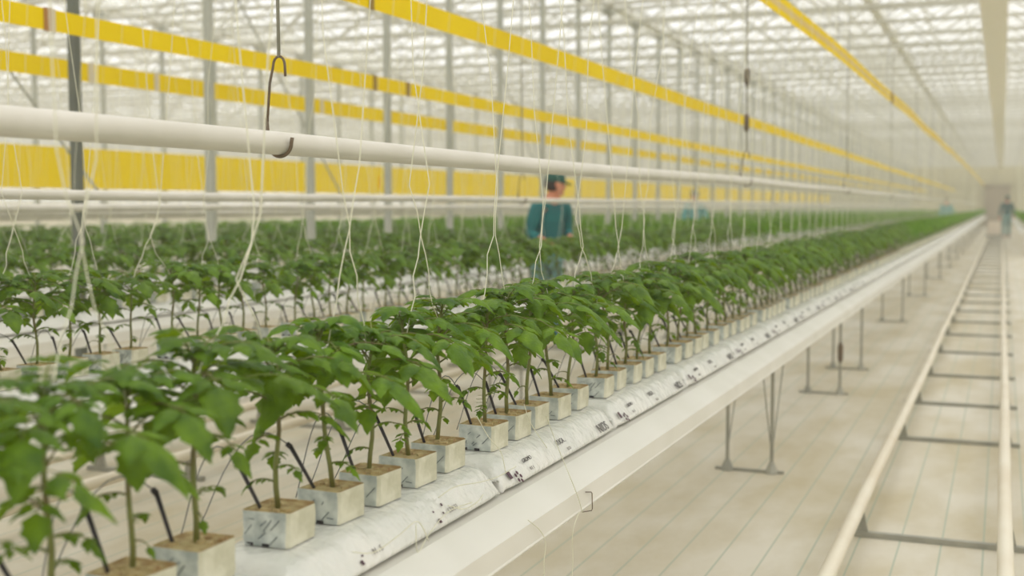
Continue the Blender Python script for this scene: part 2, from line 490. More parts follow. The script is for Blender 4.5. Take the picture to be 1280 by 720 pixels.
def make_plant(seed, fine=True, lush=1.0):
    """returns (stem mesh-builder, leaf mesh-builder); origin at the top centre of the block"""
    rng = random.Random(seed)
    st, lf = MB(), MB()
    Hs = rng.uniform(.275, .315)
    lean = Vector((rng.uniform(-.02, .02), rng.uniform(-.02, .02), 0))
    pts = []
    for i in range(9):
        t = i / 8
        pts.append(Vector((lean.x * t + .004 * math.sin(t * 9 + seed), lean.y * t + .004 * math.cos(t * 7 + seed), Hs * t - .01 * (i == 0))))
    st.tube(pts, [.0054 - .0022 * i / 8 for i in range(9)], 7 if fine else 4)
    def at(z):
        t = max(0, min(.999, z / Hs)) * 8; i = int(t); return pts[i].lerp(pts[i + 1], t - i)
    az = rng.uniform(0, 6.28)
    nodes = [(.045, .05, .34), (.068, .06, .42), (.09, .07, .46), (.12, .08, .5), (.16, .10, .68), (.182, .12, .85), (.195, .15, 1.08), (.212, .16, 1.18), (.228, .16, 1.2), (.24, .155, 1.2), (.252, .145, 1.15),
             (.264, .13, 1.08), (.275, .11, .98), (.285, .09, .88), (.295, .075, .78), (.30, .06, .7), (.305, .05, .6), (.312, .04, .5)]
    for i, (z, ln, sz) in enumerate(nodes):
        if i < 4 and rng.random() < .25: continue
        az += 2.4 + rng.uniform(-.35, .35)
        ln *= rng.uniform(.85, 1.15) * lush; sz *= rng.uniform(.72, 1.08) * lush
        el = rng.uniform(.42, .75) + (.1 if i > 8 else 0) + (.3 if i > 12 else 0)
        p = at(min(z, Hs)) ; d = Vector((math.cos(az) * math.cos(el), math.sin(az) * math.cos(el), math.sin(el)))
        rp = [p.copy()]; dirs = [d.copy()]; ns = 6
        for k in range(ns):
            p = p + d * ln / ns; rp.append(p.copy())
            d = (d - Vector((0, 0, 1)) * rng.uniform(.16, .26)).normalized(); dirs.append(d.copy())
        st.tube(rp, [.0022 * (1 - .6 * k / ns) for k in range(ns + 1)], 5 if fine else 3)
        up = Vector((0, 0, 1))
        nl = 6 if fine else 3
        # terminal leaflet
        leaflet(lf.v, lf.f, rp[-1], dirs[-1], up, .088 * sz, .060 * sz, rng.uniform(.7, 1.7), .25, rng, nl)
        if sz > .3:
            for t, q in ((.84, .80), (.62, .78), (.42, .62), (.25, .3)):
                k = int(t * ns); side = dirs[k].cross(up).normalized()
                for sg in (-1, 1):
                    dd = (dirs[k] * .45 + side * sg + up * .05).normalized()
                    pp = rp[k] + dd * .012 * sz
                    if fine: st.tube([rp[k], pp], .001, 3)
                    leaflet(lf.v, lf.f, pp, dd, up, .072 * sz * q * rng.uniform(.85, 1.1), .047 * sz * q, rng.uniform(.6, 1.6), .25, rng, nl)
    lf.m = [0] * len(lf.f)
    return st, lf

def make_block(seed):
    rng = random.Random(seed)
    mb = MB(); s = .05; h = .065; c = .006
    R = Matrix.Rotation(rng.uniform(-.03, .03), 3, 'Z')
    ring = [(-s + c, -s), (s - c, -s), (s, -s + c), (s, s - c), (s - c, s), (-s + c, s), (-s, s - c), (-s, -s + c)]
    loops = []
    for z in (0.001, .012, .03, .05, h):
        loops.append([R @ Vector((x * (1 - .02 * (z < .005)) + rng.uniform(-.0012, .0012), y + rng.uniform(-.0012, .0012), z + (rng.uniform(-.0015, .0015) if z == h else 0))) for x, y in ring])
    base = 0
    for lp in loops: mb.v += [tuple(p) for p in lp]
    for i in range(len(loops) - 1):
        for j in range(8):
            mb.f.append((i * 8 + j, i * 8 + (j + 1) % 8, (i + 1) * 8 + (j + 1) % 8, (i + 1) * 8 + j))
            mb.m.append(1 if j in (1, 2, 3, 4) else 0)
    # recessed rock-wool top
    top = loops[-1]; inn = [p * .95 for p in top]
    inn = [Vector((p.x, p.y, h - .003)) for p in inn]; b = len(mb.v)
    mb.v += [tuple(p) for p in inn]
    for j in range(8): mb.f.append((32 + j, 32 + (j + 1) % 8, b + (j + 1) % 8, b + j)); mb.m.append(2)
    mb.f.append(tuple(b + j for j in range(8))); mb.m.append(2)
    # loose crumbs of wool on the top
    for q in range(7):
        x, y = rng.uniform(-.035, .035), rng.uniform(-.035, .035)
        mb.box((x, y, h - .001), (rng.uniform(.008, .02), rng.uniform(.008, .02), .006), 2, Matrix.Rotation(rng.uniform(0, 3), 3, 'Z'))
    # printed dashes on the wrapper front (thin ink patches lying on the film)
    for q in range(7):
        x = rng.uniform(-.036, .030); z = rng.uniform(.012, .052); w = rng.uniform(.006, .030); a = rng.choice([-.9, -.8, -.7, .1])
        mb.box((x, -s - .0008, z), (w, .0012, .0016), 3, Matrix.Rotation(a, 3, 'Y'))
    for x in (-.028, .006): # drain notches at the foot
        mb.box((x + rng.uniform(-.004, .004), -s - .0006, .004), (.014, .0025, .006), 4)
    return mb.mesh('growing_block', [M['block_wrap_shaded'], M['block_wrap_lit'], M['wool'], M['mark'], M['black']])

NV = 9
PL = []
for i in range(NV):
    st, lf = make_plant(100 + i, True, 1.0)
    PL.append((st.mesh('stem', [M['stem']], True), lf.mesh('foliage', [M['leaf']], True)))
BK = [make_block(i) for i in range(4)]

def block_positions(row, y0=None):
    rng = random.Random(row * 31 + 5)
    start = 1.727 + (0 if row == 0 else rng.uniform(0, .9)) - .925 * 3
    out = []; k = 0
    while start + .925 * k < YEND - 1:
        for j in range(5):
            out.append((start + .925 * k + .10 + .1675 * j + .05, k, j))
        k += 1
    return out, start
allp = []
for r, X in enumerate(ROWX):
    bp, st0 = block_positions(r)
    for (y, k, j) in bp: allp.append((r, X, y, k, j))
bp, _ = block_positions(9)
for (y, k, j) in bp:
    if y > 38: allp.append((9, RIGHTX, y, k, j))
vis = []
for (r, X, y, k, j) in allp:
    depth = -X * SP + y * CP
    if depth < .5: continue
    px, py, dd = proj((X, y, 1.1))
    if px < -150 or px > 1330: continue
    vis.append((depth, r, X, y, k, j))
vis.sort()
indiv = vis[:300]; rest = vis[300:]

SLN = {-1: 'the slab nearest the camera', 0: 'the slab with faint purple spots', 1: 'the slab with the dark purple emblem', 2: 'the slab just past the large dark lettering'}
cnt = {}
def plant_label(r, k, j, px):
    o5 = ['first', 'second', 'third', 'fourth', 'last'][j]
    kk = k - 3
    if r == 0 and kk in SLN:
        return 'tomato plant, %s from the camera on %s' % (o5, SLN[kk]) if kk >= 0 else \
               'blurred tomato plant, %s from the camera on the slab nearest it' % o5, None
    if r == 0 and kk < 0: return 'very blurred tomato plant at the near end of the main row', 'nearest blurred plants of the main row'
    if r == 0: return 'small leafy tomato plant in the dense distant run of the main row', 'distant plants of the main row'
    return 'young tomato plant standing in ' + ROWNAME[min(r, 5)], 'tomato plants of crop row ' + ORD[min(r, 5)]
rng = random.Random(3)
stakes_todo = []; strings_todo = []
r2n = 0
R2 = ['first plant of the second row at the picture edge, with a bare lower stem', 'second row plant whose crown hides behind the near leaves by a black peg', 'third visible plant of the second row, slim and upright',
      'fourth visible plant of the second row behind the blurred leaves', 'fifth visible plant of the second row', 'sixth visible plant of the second row']
for n, (depth, r, X, y, k, j) in enumerate(indiv):
    v = rng.randrange(NV)
    e = empty('tomato_plant', (X + rng.uniform(-.006, .006), y + rng.uniform(-.006, .006), BLK_Z))
    e.rotation_euler.z = 0
    px, py, _ = proj((X, y, 1.1))
    lab, grp = plant_label(r, k, j, px)
    if r == 1 and px > 0 and r2n < 6: lab, grp = R2[r2n], None; r2n += 1
    tag(e, lab, 'plant', grp)
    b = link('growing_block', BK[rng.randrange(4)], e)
    ang = rng.uniform(0, 6.28); sc = rng.uniform(.94, 1.06) * (1.0 if r == 0 else .97)
    for nm, me in zip(('stem', 'foliage'), PL[v]):
        c = link(nm, me, e, (0, 0, .063)); c.rotation_euler.z = ang; c.scale = (sc * 1.0, sc * 1.0, sc)
    stakes_todo.append((r, e.location.copy(), k, j, depth, lab)); strings_todo.append((r, X, y, k, j, depth, lab))

# far plants: one object
def lod(seed):
    st, lf = make_plant(seed, False, 1.05)
    v = [tuple(Vector(p) + Vector((0, 0, .063))) for p in st.v + lf.v]
    n = len(st.v)
    f = list(st.f) + [tuple(i + n for i in q) for q in lf.f]
    m = [1] * len(st.f) + [0] * len(lf.f)
    b = MB(); b.box((0, 0, .0325), (.1, .1, .064), 2)
    f += [tuple(i + len(v) for i in q) for q in b.f]; v += b.v; m += [2] * 6
    f2, m2 = [], []
    for q, mi in zip(f, m):
        if len(q) == 4: f2.append(q); m2.append(mi)
        elif len(q) == 3: f2.append((q[0], q[1], q[2], q[2])); m2.append(mi)
        else: pass
    f2 = [q for q in f2 if q[2] != q[3]]; m2 = [mi for q, mi in zip(f2, m2)] if len(f2) == len(m2) else m2[:len(f2)]
    return np.array(v, np.float32), np.array(f2, np.int32), np.array(m2, np.int32)
# keep only quads so that the arrays can be stacked
def lodq(seed):
    st, lf = make_plant(seed, False, 1.05)
    V = []; Q = []; Mi = []
    for src, mi in ((st, 1), (lf, 0)):
        o = len(V); V += [tuple(Vector(p) + Vector((0, 0, .063))) for p in src.v]
        for q in src.f:
            if len(q) == 4: Q.append(tuple(i + o for i in q)); Mi.append(mi)
    b = MB(); b.box((0, 0, .0325), (.1, .1, .064)); o = len(V); V += b.v
    for q in b.f: Q.append(tuple(i + o for i in q)); Mi.append(2)
    return np.array(V, np.float32), np.array(Q, np.int32), np.array(Mi, np.int32)
LQ = [lodq(400 + i) for i in range(5)]
VV, QQ, MM = [], [], []; off = 0
for (depth, r, X, y, k, j) in rest:
    V, Q, Mi = LQ[rng.randrange(5)]
    a = rng.uniform(0, 6.28); c, s = math.cos(a), math.sin(a); sc = rng.uniform(.95, 1.08)
    W = np.empty_like(V); W[:, 0] = (V[:, 0] * c - V[:, 1] * s) * sc + X; W[:, 1] = (V[:, 0] * s + V[:, 1] * c) * sc + y; W[:, 2] = V[:, 2] * sc + BLK_Z
    VV.append(W); QQ.append(Q + off); MM.append(Mi); off += len(V)
VV = np.concatenate(VV); QQ = np.concatenate(QQ); MM = np.concatenate(MM)
me = bpy.data.meshes.new('distant_tomato_plants')
me.vertices.add(len(VV)); me.vertices.foreach_set('co', VV.ravel())
me.loops.add(QQ.size); me.loops.foreach_set('vertex_index', QQ.ravel())
me.polygons.add(len(QQ)); me.polygons.foreach_set('loop_start', np.arange(0, QQ.size, 4, dtype=np.int32))
me.polygons.foreach_set('loop_total', np.full(len(QQ), 4, np.int32))
for m_ in (M['leaf_far'], M['stem'], M['block_wrap_lit']): me.materials.append(m_)
me.polygons.foreach_set('material_index', MM); me.update(calc_edges=True)
o = link('distant_tomato_plants', me)
tag(o, 'mass of green tomato plants filling the far ends of all the rows', 'plants', kind='stuff')
print('PLANTS', len(indiv), len(rest), 'faces', len(QQ), 'd300', indiv[-1][0])

# ------------------------------------------------------------------ drip stakes
def stake_mesh(seed):
    rng = random.Random(seed)
    m = MB()
    top = Vector((-.035 + rng.uniform(-.012, .012), -.012 + rng.uniform(-.01, .01), .085 + rng.uniform(-.01, .012)))
    m.tube([(0, 0, -.02), (0, 0, -.001), top * .5, top], [.0022, .0034, .0038, .0044], 8)
    m.tube([top * .97, top * 1.02 + Vector((-.006, 0, .002))], .0055, 8)
    peg = m.mesh('drip_stake', [M['black']], True)
    m = MB(); e = top * 1.02 + Vector((-.006, 0, .002))
    ex = rng.uniform(-.16, -.11); ey = rng.uniform(-.10, .06)
    pts = []
    for i in range(11):
        t = i / 10
        pts.append(e + Vector((ex * t, ey * t, .045 * math.sin(math.pi * min(1, t * 1.1)) * (1 - t * .3) - .17 * t ** 2.2)))
    m.tube(pts, .0014, 5)
    return peg, m.mesh('micro_tube', [M['tube']], True)
SM = [stake_mesh(i) for i in range(7)]
ns = 0
for (r, loc, k, j, depth, lab) in stakes_todo:
    if ns >= 150 or (r > 1 or depth > 16): continue
    pg, tb = SM[rng.randrange(7)]
    if r == 0 and depth < 2.6: pg, tb = SM[(k + j) % 7]
    s = link('drip_stake', pg, loc=loc + Vector((-.026, -.022, .064)))
    link('micro_tube', tb, s)
    kk = k - 3
    if r == 0 and kk in SLN and kk >= -1:
        tag(s, 'black drip stake in the %s block of %s' % (['first', 'second', 'third', 'fourth', 'last'][j], SLN[kk]), 'drip stake')
    else:
        tag(s, 'thin black drip stake pushed into a small distant block of ' + ('the main row' if r == 0 else 'the second row'), 'drip stake',
            'distant drip stakes of ' + ('the main row' if r == 0 else 'the second row'))
    ns += 1

# ------------------------------------------------------------------ twine strings (in pairs that meet above two neighbours)
def string_pair(seed, dy, ztop=3.25):
    rng = random.Random(seed)
    zm = rng.uniform(1.24, 1.38) - 1.40      # height of the meeting point relative to camera height
    out = []
    for sg in (-1, 1):
        pts = []
        yb = sg * dy / 2; zb = rng.uniform(-.34, -.27)
        n1 = 5
        for i in range(n1 + 1):
            t = i / n1
            pts.append(Vector((rng.uniform(-.006, .006), yb * (1 - t) ** rng.uniform(.8, 1.3) + rng.uniform(-.004, .004) * (0 < i < n1), zb + (zm - zb) * t)))
        yo = sg * rng.uniform(.022, .045) * (1 if rng.random() > .3 else -1); z1 = zm + rng.uniform(.06, .14)
        pts.append(Vector((rng.uniform(-.008, .008), yo * .7, (zm + z1) / 2)))
        pts.append(Vector((rng.uniform(-.008, .008), yo, z1)))
        for i in range(1, 8):
            t = i / 7
            pts.append(Vector((sg * .16 * t + rng.uniform(-.01, .01), yo + sg * .03 * t + rng.uniform(-.012, .012) * (i < 7), z1 + (ztop - 1.40 - z1) * t)))
        m = MB(); m.tube(pts, .0012, 5); out.append(m.mesh('twine_string', [M['twine']], True))
    return out
SPR = [string_pair(i, .1675) for i in range(8)]
groups = {}
bykey = {}
for (r, X, y, k, j, depth, lab) in strings_todo:
    seq = (k * 5 + j); bykey[(r, seq)] = (X, y, k, j, depth)
nstr = 0
SL2 = ['white twine string rising out of the %s plant on %s']
for (r, seq), (X, y, k, j, depth) in sorted(bykey.items(), key=lambda q: q[1][4]):
    if nstr >= 300: break
    pr = seq // 2; side = seq % 2
    oth = bykey.get((r, pr * 2 + 1 - side))
    yc = (y + oth[1]) / 2 if oth else y + (.084 if side == 0 else -.084)
    me_ = SPR[(pr * 5 + r * 3) % 8][side]
    s = link('twine_string', me_, loc=(X, yc, 1.40)); nstr += 1
    gap = abs(oth[1] - y) if oth else .1675
    s.scale.y = gap / .1675
    kk = k - 3
    if r == 0 and kk in SLN and kk >= 0:
        tag(s, 'twine string above the %s plant of %s' % (['first', 'second', 'third', 'fourth', 'last'][j], SLN[kk]), 'string')
    else:
        tag(s, 'pale twine string hanging down to the plants of ' + ROWNAME[min(r, 5)], 'string', 'twine strings over crop row ' + ORD[min(r, 5)])
# the far strings
mb = MB(); c_ = 0
rg = random.Random(12)
for (depth, r, X, y, k, j) in rest:
    if depth > 60: continue
    if (k * 5 + j) % 2: continue
    a = rg.uniform(-.05, .05)
    mb.tube([(X, y, 1.05), (X + rg.uniform(-.01, .01), y + a * .5, 1.3), (X + .12 * rg.choice((-1, 1)), y + a, 3.25)], .0016, 3, cap=False)
o = link('distant_twine_strings', mb.mesh('distant_twine_strings', [M['twine']])); tag(o, 'haze of fine white twine strings over the distant rows', 'strings', kind='stuff')

# overhead wires that carry the strings
for r, X in enumerate(ROWX[:4]):
    for s, w in ((-.16, 'far'), (.16, 'near')):
        m = MB(); m.tube([(X + s, -1, 3.25), (X + s, 30, 3.245), (X + s, 60, 3.245), (X + s, YEND, 3.25)], .002, 5)
        o = link('trellis_wire', m.mesh('trellis_wire', [M['galv']])); tag(o, 'thin overhead steel wire on the %s side above %s' % (w, ROWNAME[r]), 'wire')

# ------------------------------------------------------------------ growing slabs
def slab_mesh(seed, L=.905):
    rng = random.Random(seed); mb = MB(); n = 54; loops = []
    import mathutils
    for i in range(n + 1):
        t = i / n; y = t * L
        e = min(t, 1 - t) * L
        hh = .080 * (1 - math.exp(-(e + .004) / .012)); ww = .108 * (1 - .12 * math.exp(-e / .03))
        lp = []
        for a in range(28):
            an = 2 * math.pi * a / 28
            ca, sa = math.cos(an), math.sin(an)
            x = ww * math.copysign(abs(ca) ** .42, ca); z = .5 * hh * math.copysign(abs(sa) ** .42, sa) + hh / 2
            x *= .74 + .58 * max(0, 1 - z / .08)
            if z > .006:
                q = mathutils.noise.noise(Vector((x * 22, y * 14 + seed * 7.7, z * 30)))
                q2 = mathutils.noise.noise(Vector((x * 60, y * 34 + seed * 3.3, z * 70)))
                amp = .0045 * min(1, z / .02)
                if abs(ca) > .5: x += math.copysign(amp * .8, x) * (q + .8 * q2)
                z += (q + .5 * q2) * amp * (.5 if z > .07 else .4)
                if z > .0795: z = .0795
            lp.append((x, y, max(0.0005, z)))
        loops.append(lp)
    mb.loft(loops)
    # flattened heat-sealed flap at each end
    for y0, sg in ((0.001, -1), (L - .001, 1)):
        pr = []
        for q in range(9):
            x = -.11 + .22 * q / 8
            pr.append((x, y0, .03 + .004 * math.sin(q * 2 + seed)))
        for q in range(8):
            a, b = pr[q], pr[q + 1]
            mb.quad([a, b, (b[0], y0 + sg * .010, .032), (a[0], y0 + sg * .010, .032)])
            mb.quad([(a[0], y0, a[2] + .003), (a[0], y0 + sg * .010, .035), (b[0], y0 + sg * .010, .035), (b[0], y0, b[2] + .003)])
    return mb.mesh('growing_slab', [M['slab']], True)
SLM = [slab_mesh(i) for i in range(5)]
def textmesh(txt, size):
    cu = bpy.data.curves.new('t', 'FONT'); cu.body = txt; cu.size = size; cu.extrude = .0004
    o = bpy.data.objects.new('t', cu); COL.objects.link(o)
    dg = bpy.context.evaluated_depsgraph_get()
    me = bpy.data.meshes.new_from_object(o.evaluated_get(dg)); bpy.data.objects.remove(o); bpy.data.curves.remove(cu)
    return me
def side_part(name, me, mat_, parent, y, z, lean=.0, dx=0.0):
    """lay a flat mesh made in x-y on the slab's aisle side: local x runs along the row, local y up"""
    me.materials.clear(); me.materials.append(mat_)
    o = link(name, me, parent)
    R = Matrix(((0, 0, 1), (1, 0, 0), (0, 1, 0)))          # x->y, y->z, z->x
    o.matrix_local = Matrix.Translation((.1475 - z * .783 + dx, y, z)) @ (Matrix.Rotation(-.68, 3, 'Y') @ Matrix.Rotation(lean, 3, 'X') @ R).to_4x4()
    return o
def blob(pts):
    m = MB()
    for (x, y, w, h) in pts: m.box((x, y, 0), (w, h, .0008))
    return m.mesh('mark', [M['purple']])
def prints(s, k):
    """printed marks on one slab's aisle side"""
    if k == 0:
        side_part('purple_mark', blob([(0, 0, .008, .010), (.012, .012, .005, .004)]), M['purple'], s, .22, .028)
        side_part('printed_text', textmesh('N . 5', .018), M['inklight'], s, .27, .030)
        side_part('purple_mark', blob([(0, 0, .010, .010), (-.003, .024, .005, .004), (.045, .03, .006, .007), (.032, .012, .005, .005)]), M['purple'], s, .555, .026)
        side_part('printed_text', textmesh('CULTI', .017), M['inklight'], s, .61, .030)
        return
    side_part('printed_block', blob([(0, 0, .016, .022)]), M['purple'], s, .045, .038)
    fl = MB()
    for a in range(5):
        an = a * 1.257; fl.tube([(.013 * math.cos(an), .012 * math.sin(an), -.0004), (.013 * math.cos(an), .012 * math.sin(an), .0004)], .0055, 8)
    side_part('flower_emblem', fl.mesh('mark', [M['purple']]), M['purple'], s, .085, .026)
    side_part('printed_text', textmesh('GROMO', .016), M['ink'], s, .155, .046)
    side_part('printed_text', textmesh('8 E 1', .013), M['inklight'], s, .17, .026)
    side_part('printed_text', textmesh('YUCA .', .022), M['ink'], s, .405, .044)
    side_part('printed_text', textmesh('ECO', .013), M['inklight'], s, .45, .024)
    side_part('large_lettering', textmesh('NIDS', .040), M['ink'], s, .735, .022)
rs = [(0, k) for k in range(0, 98)] + [(1, k) for k in range(3, 75)] + [(2, k) for k in range(5, 45)] + [(3, k) for k in range(7, 40)]
SN = {-1: 'white plastic slab closest to the camera, under the most blurred plants', 0: 'white plastic slab with faint purple spots, just ahead of the emblem slab',
      1: 'white plastic slab with a dark purple flower emblem and large lettering', 2: 'white plastic slab right behind the sharply lettered one',
      3: 'white plastic slab two behind the sharply lettered one'}
START = {r: block_positions(r)[1] for r in range(6)}
for r, k in rs:
    y = START[r] + .925 * k + .0
    if y > YEND - 1: continue
    s = link('growing_slab', SLM[(k * 3 + r) % 5], loc=(ROWX[r], y + .010, SLAB_Z))
    kk = k - 3
    if r == 0 and kk in SN: tag(s, SN[kk], 'growing slab')
    elif r == 0: tag(s, 'white wrapped growing slab in the distant part of the main row', 'growing slab', 'distant slabs of the main row')
    else: tag(s, 'white wrapped growing slab under the plants of ' + ROWNAME[r], 'growing slab', 'slabs of crop row ' + ORD[r])
    if r == 0 and 0 <= kk <= 9: prints(s, kk)

# loose strands of white twine lying on the slabs and hanging over the gutter
def strand(pts, lab, r=.0011, amp=.0):
    P = [Vector(p) for p in pts]; out = []
    for i in range(len(P) - 1):
        p0 = P[max(i - 1, 0)]; p1 = P[i]; p2 = P[i + 1]; p3 = P[min(i + 2, len(P) - 1)]
        for q in range(6):
            t = q / 6
            out.append(.5 * ((2 * p1) + (-p0 + p2) * t + (2 * p0 - 5 * p1 + 4 * p2 - p3) * t * t + (-p0 + 3 * p1 - 3 * p2 + p3) * t ** 3))
    out.append(P[-1])
    m = MB(); m.tube(out, r, 5)
    o = link('twine_strand', m.mesh('twine_strand', [M['twine']], True)); tag(o, lab, 'string')
sx = -1.118
def SIDE(px, py): return onX(px, py, -1.085)
strand([SIDE(548, 622), SIDE(570, 608), SIDE(598, 603), SIDE(622, 596), SIDE(645, 583)], 'loose white twine strand crossing the slab joint before the purple emblem')
strand([SIDE(520, 655), SIDE(522, 690), SIDE(536, 668), SIDE(560, 640), SIDE(590, 628)], 'loose white twine strand curled low on the spotted slab')
strand([SIDE(440, 690), SIDE(468, 690), SIDE(500, 668), SIDE(522, 652), SIDE(536, 676)], 'loose white twine strand drooping over the faint purple spots')
strand([SIDE(560, 632), SIDE(580, 636), SIDE(596, 628), SIDE(604, 618)], 'short bent white twine tail on the slab just before its joint')
strand([onX(683, 520, -1.18), onX(692, 545, -1.12), onX(708, 585, -1.01), onX(722, 620, -1.002), onX(728, 640, -1.002)], 'white twine end hanging over the gutter side by the wire clip')
strand([onX(596, 520, -1.16), onX(610, 545, -1.15), onX(626, 565, -1.13), onX(632, 590, -1.11)], 'white twine running down the block edge to the emblem slab')
strand([onX(655, 505, -1.17), onX(664, 530, -1.16), onX(684, 560, -1.12)], 'white twine trailing from the block above the small lettering')
strand([onX(660, 650, -1.002), onX(676, 664, -1.002), onX(682, 680, -0.998), onX(680, 705, -0.998), onX(682, 740, -0.998)], 'thin pale thread dangling below the gutter edge, close to camera')
strand([onX(724, 640, -1.002), onX(716, 664, -0.998), onX(716, 700, -0.998), onX(714, 745, -0.998)], 'thin pale thread dangling below the gutter edge beside the wire clip')
# twine rings on the stems of two sharp plants
for (px, py, lab) in ((602, 503, 'small coil of white twine looped round a sharp plant stem'),):
    c = onX(px, py, -1.235); pts = []
    for i in range(28):
        a = i * .8; pts.append(c + Vector((.014 * math.cos(a), .014 * math.sin(a), .0012 * i - .015)))
    m = MB(); m.tube(pts, .001, 4); o = link('twine_coil', m.mesh('twine_coil', [M['twine']], True)); tag(o, lab, 'string')

# wire clip on the gutter edge
X_ = -1.004
m = MB(); P = [onX(732, 615, X_), onX(740, 615, X_), onX(740.5, 638, X_), onX(728, 640, X_)]
P = [P[0], P[1].lerp(P[0], .15), P[1].lerp(P[2], .06), P[2].lerp(P[1], .08), P[2].lerp(P[3], .1), P[3]]
m.tube(P, .0014, 6); o = link('wire_clip', m.mesh('wire_clip', [M['hook']])); tag(o, 'small square bent metal wire clip hooked on the gutter edge', 'clip')

# ------------------------------------------------------------------ overhead growing pipes
def hpipe(X, hu, rad, lab, sag=.008, y0=-1.2):
    pts = []
    for i in range(181):
        y = y0 + (YEND - y0) * i / 180
        pts.append((X + .006 * math.sin(y * .35 + X), y, CAMH + hu + (.0033 * min(max(y, 0), 9) if X > -2 else 0) - sag * (0.5 - .5 * math.cos((y - 1.96) / 5.6 * 2 * math.pi))))
    m = MB(); m.tube(pts, rad, 20)
    o = link('growing_pipe', m.mesh('growing_pipe', [M['pipe']], True)); tag(o, lab, 'pipe')
    return o
hpipe(-1.58, .141, .0275, 'thick white heating pipe hung just above the main row, closest of the pipes')
hpipe(-3.50, .052, .021, 'thinner white pipe hung over the second crop row, its top edge bright')
hpipe(-5.42, -.005, .025, 'white pipe hung over the third crop row, just below the thin bright one')
hpipe(-7.34, -.05, .034, 'pale pipe hung over the fourth crop row', .01)
hpipe(-9.26, -.09, .04, 'pale pipe hung over the fifth crop row', .01)
hpipe(-11.2, -.125, .05, 'pale pipe hung over the last crop row', .01)
def hanger(X, y, hu, lab, near=False):
    r = empty('pipe_hanger', (X, y, CAMH + hu))
    # upper rod ends in an eye, lower hook passes under the pipe
    zt = .20
    m = MB(); m.tube([(-.01, .0, 2.2), (-.008, 0, 1.0), (0, 0, zt)], .0042 if near else .006, 8); link('rod', m.mesh('rod', [M['galv']], True), r)
    m = MB(); pts = []
    for i in range(9):
        a = math.pi * i / 8
        pts.append((-.016 * math.cos(a) * 1.0, .0, zt - .02 + .022 * math.sin(a)))
    pts = [(-.036, 0, .03), (-.026, 0, zt - .06)] + pts + [(.017, 0, zt - .045)]
    m.tube(pts, .0032, 8); link('upper_hook', m.mesh('upper_hook', [M['hook']], True), r)
    m = MB(); pts = [(-.036, 0, .06)]
    for i in range(13):
        a = math.pi * (1.0 + i / 12)
        pts.append((.0315 * math.cos(a), 0, .0315 * math.sin(a)))
    pts.append((.034, 0, .012))
    m.tube(pts, .0045 if near else .006, 8); link('lower_hook', m.mesh('lower_hook', [M['hook']], True), r)
    tag(r, lab, 'pipe hanger')
    return r
hy = [onX(350, 180, -1.58).y, onX(933, 226, -1.58).y]
hanger(-1.58, hy[0], .149, 'rusty hooked hanger rod curling under the thick white pipe, closest to camera', True)
h2 = hanger(-1.58, hy[1], .168, 'smaller hanger with brownish joints holding the thick pipe farther along')
for px_, py_ in ((930, 152), (928, 93)):
    z = onX(px_, py_, -1.58).z - h2.location.z; m = MB(); m.tube([(-.004, 0, z - .06), (-.004, 0, z - .04), (-.004, 0, z + .04), (-.004, 0, z + .06)], [.008, .017, .017, .008], 10)
    link('turnbuckle', m.mesh('turnbuckle', [M['hook']], True), h2)
for k in range(2, 12):
    h = hanger(-1.58, hy[1] + (hy[1] - hy[0]) * (k - 1), .170, 'far thin hanger rod on the distant run of the thick pipe'); h['group'] = 'far hangers of the thick pipe'
for k in range(6):
    h = hanger(-3.5, 3.2 + 5.6 * k, .052, 'thin hanger rod on the pipe over the second crop row'); h['group'] = 'hangers of the second row pipe'

# ------------------------------------------------------------------ yellow sticky tapes
def tape(name, X, pts, w, label, mats, joints=(), stripe=False):
    """pts: (y, height of the lower edge)"""
    m = MB(); loops = []; t = .0012
    yy = np.linspace(pts[0][0], pts[-1][0], 160)
    zz = np.interp(yy, [p[0] for p in pts], [p[1] for p in pts])
    def strip(z0, z1, mi):
        lp = []
        for y, z in zip(yy, zz):
            x = X + .012 * math.sin(y * .8)
            lp.append([(x - t, y, z + z0), (x + t, y, z + z0), (x + t, y, z + z1), (x - t, y, z + z1)])
        m.loft(lp, mi)
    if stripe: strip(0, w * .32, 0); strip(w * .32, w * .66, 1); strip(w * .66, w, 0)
    else: strip(0, w, 0)
    o = link(name, m.mesh(name, mats)); tag(o, label, 'sticky trap')
    for (y, ww, mt) in joints:
        z = float(np.interp(y, yy, zz)); j = MB(); j.box((X + .012 * math.sin(y * .8) + .004, y, z + w / 2), (.01, ww, w * 1.06))
        link('tape_joint', j.mesh('tape_joint', [mt]), o)
    for k in range(2, 40, 3):
        y = Y0P + PSTEP * k
        if y > YEND - 2: break
        z = float(np.interp(y, yy, zz)); j = MB(); j.tube([(X + .012 * math.sin(y * .8), y, z + w - .01), (X + .012 * math.sin(y * .8), y, 4.2)], .0018, 4)
        link('hanging_cord', j.mesh('hanging_cord', [M['tube']]), o)
    return o
M['joint'] = mat('tape_joint_brown', s2l(170, 120, 60), .6)
M['jointdk'] = mat('tape_joint_dark', s2l(150, 120, 40), .6)
M['jointpale'] = mat('tape_joint_pale', s2l(212, 200, 170), .6)
def yx(px, X): return onX(px, 258, X).y if False else Yof(F * abs(X) / CP / (1253 - px), X)
tape('sticky_tape', -3.17, [(-1, CAMH + 1.063), (40, CAMH + 1.06), (YEND, CAMH + 1.06)], .128, 'steep upper yellow sticky tape hung over the second crop row, starting at the top edge', [M['yellow']],
     [(yx(470, -3.17), .045, M['jointdk'])])
tape('sticky_tape', -5.10, [(-1, CAMH + 1.01), (YEND, CAMH + 1.01)], .125, 'yellow sticky tape with a brown joint, running over the third crop row', [M['yellow']],
     [(yx(69, -5.1), .05, M['joint']), (yx(76, -5.1), .035, M['jointpale']), (yx(470, -5.1), .06, M['jointdk']), (yx(511, -5.1), .08, M['jointdk'])])
